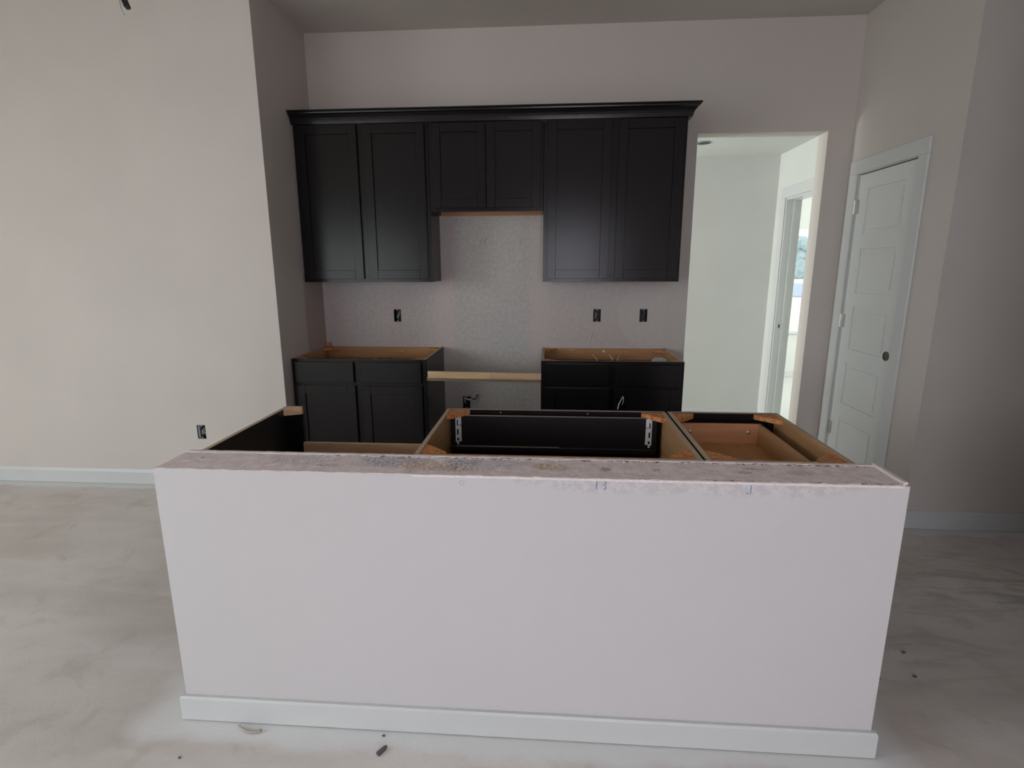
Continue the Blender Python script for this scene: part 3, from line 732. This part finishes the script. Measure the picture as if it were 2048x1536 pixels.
jbox(*BOXES[0], 0.0, 'open electrical box under the left wall cabinet, two pale wires inside', 0.056, 0.094, W1, 'wire')
W2 = [[(-0.016, -0.036, 0.03), (-0.012, -0.012, 0.008), (-0.008, 0.012, 0.006), (-0.004, 0.036, 0.03)], [(-0.008, -0.032, 0.03), (-0.003, -0.012, 0.006), (-0.012, 0.006, 0.006), (-0.016, 0.026, 0.03)],
      [(-0.018, -0.020, 0.03), (-0.010, -0.004, 0.008), (-0.002, 0.008, 0.008), (0.0, 0.026, 0.03)]]
jbox(*BOXES[1], 0.0, 'open electrical box with yellowish wires, nearer to the range gap under the right wall cabinet', 0.056, 0.094, W2, 'wireyellow')
W3 = [[(-0.006, -0.030, 0.03), (0.0, -0.010, 0.012), (0.006, 0.010, 0.012), (0.012, 0.034, 0.03)]]
jbox(*BOXES[2], 0.0, 'open black electrical box nearest to the hall opening', 0.056, 0.094, W3, 'boxgrey')
W4 = [[(0.004, -0.028, 0.03), (0.0, -0.014, 0.006), (0.007, 0.010, 0.003), (0.020, 0.030, 0.02)], [(0.010, -0.022, 0.03), (0.009, -0.010, 0.006), (0.015, 0.004, 0.004), (0.024, 0.012, 0.02)], [(0.014, -0.028, 0.03), (0.016, -0.014, 0.006), (0.024, 0.000, 0.02)]]
jbox(LEFT_BOX[0], LEFT_BOX[1], YL, 'open electrical box low on the bright left wall, white wires inside', 0.060, 0.097, W4, 'wire', True)
rb = jbox(*RANGE_BOX, 0.0, 'open electrical box with a coiled metal cable low in the range gap', 0.056, 0.094, [], 'wire')
cable = [(0.160, 0.03, 0.420), (0.158, -0.010, 0.455), (0.163, -0.030, 0.478), (0.182, -0.035, 0.468), (0.205, -0.035, 0.468), (0.226, -0.035, 0.482), (0.242, -0.030, 0.515), (0.252, -0.028, 0.520), (0.258, -0.028, 0.502), (0.248, -0.030, 0.468), (0.238, -0.030, 0.452), (0.226, -0.030, 0.462)]
def smoothpts(pts, k=4):
    P = [Vector(p) for p in pts]; out = []
    for i in range(len(P)-1):
        p0, p1, p2, p3 = P[max(i-1, 0)], P[i], P[i+1], P[min(i+2, len(P)-1)]
        for j in range(k):
            t = j/k; out.append(0.5*((2*p1)+(p2-p0)*t+(2*p0-5*p1+4*p2-p3)*t*t+(3*p1-p0-3*p2+p3)*t**3))
    return out + [P[-1]]
MB().tube(smoothpts(cable), 0.0062, 8).build('cable', 'cable', rb, True)
MB().tube(smoothpts([(0.172, 0.03, 0.44), (0.176, -0.012, 0.462), (0.190, -0.02, 0.480), (0.200, -0.03, 0.488), (0.222, -0.040, 0.478), (0.243, -0.042, 0.470), (0.258, -0.040, 0.488), (0.266, -0.036, 0.512)]), 0.0038, 8).build('wire', 'black_insul', rb, True)
MB().box(0.146, 0.170, -0.012, 0.001, 0.468, 0.484, 0.002).build('clamp', 'box', rb)

# wires hanging from the living room ceiling at the top left
hc = thing('hanging_cable', (-1.30, -1.19, 2.72), 'bundle of black wires hanging from the ceiling, top left', 'cable')
for dx, dy, rr, zt in ((0, 0, 0.0125, 2.738), (-0.014, 0.004, 0.006, 2.752), (-0.007, -0.010, 0.008, 2.742)):
    MB().tube(smoothpts([(-1.345+dx*0.5, -1.19+dy, ZC), (-1.352+dx*0.6, -1.19+dy, 2.92), (-1.338+dx, -1.19+dy, 2.84), (-1.304+dx*0.8, -1.19+dy, zt)][::-1]), rr, 8).build('wire', 'black_insul', hc, True)
MB().tube(smoothpts([(-1.338, -1.205, 2.80), (-1.333, -1.207, 2.75), (-1.327, -1.206, 2.715), (-1.318, -1.205, 2.705)]), 0.0035, 6).build('bare_wire', 'wire', hc, True)
# ceiling box in the hall
cb = thing('ceiling_box', (2.025, 0.66, HZ), 'round dark electrical box in the hall ceiling, near the opening', 'ceiling box')
MB().lathe([(0.055, 0.0), (0.057, -0.006), (0.048, -0.009), (0.044, -0.004), (0.044, -0.001)], (2.025, 0.66, HZ), 'z', 24).build('rim', 'boxgrey', cb)
MB().lathe([(0.044, -0.001), (0.044, -0.0035), (0.002, -0.0035)], (2.025, 0.66, HZ), 'z', 24).build('box', 'bronze', cb)
MB().box(1.985, 2.065, 0.652, 0.668, HZ-0.013, HZ-0.008).build('bracket', 'boxgrey', cb)

# ------------------------------------------------------------------ scraps and debris
o = MB().prism([(1.545, 0.765), (1.55, 0.815), (1.575, 0.832), (1.62, 0.834), (1.655, 0.822), (1.652, 0.765)], 'y', -0.180, -0.170).build('plaster_scrap', 'paper')
tag(o, 'white scrap lying inside the right base cabinet', 'scrap')
for a, b2, lab in (((1.16, -0.15, 0.806), (1.135, -0.06, 0.832), 'thin wood offcut inside the right base cabinet, leaning left'), ((1.275, -0.15, 0.806), (1.255, -0.06, 0.836), 'thin wood offcut inside the right base cabinet, in the middle of three'), ((1.305, -0.15, 0.806), (1.335, -0.06, 0.832), 'thin wood offcut inside the right base cabinet, leaning right')):
    tag(MB().tube([a, b2], 0.006, 4).build('wood_offcut', 'pine'), lab, 'offcut')
o = MB().tube(smoothpts([(1.262, -0.637, 0.565), (1.268, -0.640, 0.600), (1.282, -0.641, 0.630), (1.292, -0.640, 0.650), (1.296, -0.639, 0.622), (1.288, -0.638, 0.595)]), 0.004, 6, 0.0012).build('plastic_shred', 'whiteplastic', None, True)
tag(o, 'curled white plastic shred stuck on the right base cabinet door', 'plastic shred')
o = MB().tube(smoothpts([(-0.180, -2.662, 0.010), (-0.150, -2.675, 0.006), (-0.125, -2.678, 0.005), (-0.098, -2.672, 0.006)]), 0.0035, 7, 0.0045).build('wood_splinter', 'twig', None, True)
tag(o, 'bent tan splinter on the floor in front of the island', 'splinter')
b = MB().prism([(0.298, -2.728), (0.308, -2.735), (0.322, -2.712), (0.324, -2.700), (0.316, -2.702), (0.306, -2.716)], 'z', 0.0, 0.009)
tag(b.build('dark_chip', 'leafdark'), 'dark chip of debris on the floor before the island baseboard', 'debris')
def crumb(x, y, r, lab, m='leafdark'):
    b = MB(); bmesh.ops.create_icosphere(b.bm, subdivisions=1, radius=r)
    for v in b.bm.verts: v.co = Vector((v.co.x*1.4 + x, v.co.y + y, max(0, v.co.z*0.7 + r*0.55))) + Vector((random.uniform(-1, 1), random.uniform(-1, 1), 0))*r*0.25
    tag(b.build('crumb', m), lab[0], 'debris', lab[1])
CL = ('small dark crumb on the concrete floor near the left wall', 'crumbs near the left wall')
CF = ('tiny crumb on the white-sprayed floor in front of the island baseboard', 'crumbs before the island')
CR = ('tiny crumb on the shaded floor right of the island', 'crumbs right of the island')
for x, y, r, lab in ((-1.12, -0.82, 0.010, CL), (-1.08, -0.93, 0.011, CL), (-0.98, -1.20, 0.011, CL), (-2.30, -1.55, 0.012, CL), (0.30, -2.66, 0.004, CF), (0.05, -2.80, 0.004, CF), (-0.30, -2.78, 0.004, CF), (0.92, -2.74, 0.004, CF), (2.02, -2.30, 0.007, CR), (2.16, -2.28, 0.006, CR), (2.2, -2.15, 0.006, CR)):
    crumb(x, y, r, lab)

# ------------------------------------------------------------------ outside the bedroom window
struct(MB().box(-60, 120, 3.6, 140, -0.55, -0.35).build('ground_outside', 'soil'), 'pale bare ground outside the bedroom window', 'ground')
struct(MB().box(-60, 60, -60, REAR-0.2, -0.35, -0.15).build('ground_rear', 'soil'))
def tree(x, y, h, rad, label):
    t = thing('tree', (x, y, -0.35), label, 'tree', 'trees beyond the bedroom window')
    MB().tube([(x, y, -0.35), (x+0.1, y, h*0.35), (x, y, h*0.7)], 0.22, 8, 0.08).build('trunk', 'bark', t, True)
    b = MB()
    for k in range(22):
        a = random.uniform(0, 2*math.pi); q = random.uniform(0, rad*0.75); z = random.uniform(h*0.28, h*0.88); r = rad*random.uniform(0.28, 0.45)*(1.1-0.5*z/h)
        m = Matrix.Translation((x+q*math.cos(a)*(1.15-0.6*z/h), y+q*math.sin(a)*(1.15-0.6*z/h), z))
        res = bmesh.ops.create_icosphere(b.bm, subdivisions=3, radius=r, matrix=m)
        c0 = m.translation
        for v in res['verts']:
            d = v.co - c0; v.co = c0 + d*(1 + 0.35*noise.noise(v.co*1.7) + 0.2*noise.noise(v.co*5))
    b.build('foliage', 'leaves', t, False)
tree(24.6, 50.0, 4.1, 2.6, 'bushy green tree seen through the bedroom window')
tree(29.0, 54.0, 3.5, 2.4, 'lower tree right of the bushy one beyond the window')
bn = thing('storage_bin', (16.6, 31.5, -0.35), 'pale blue box-shaped bin standing on the ground beyond the bedroom window', 'bin')
MB().box(16.0, 17.1, 31.0, 32.0, -0.35, 0.62, 0.04).build('body', 'bluebin', bn)
MB().box(15.95, 17.15, 30.95, 32.05, 0.62, 0.72, 0.02).build('lid', 'vinyl', bn)

for o in list(bpy.data.objects):
    if '_o' in o: del o['_o']
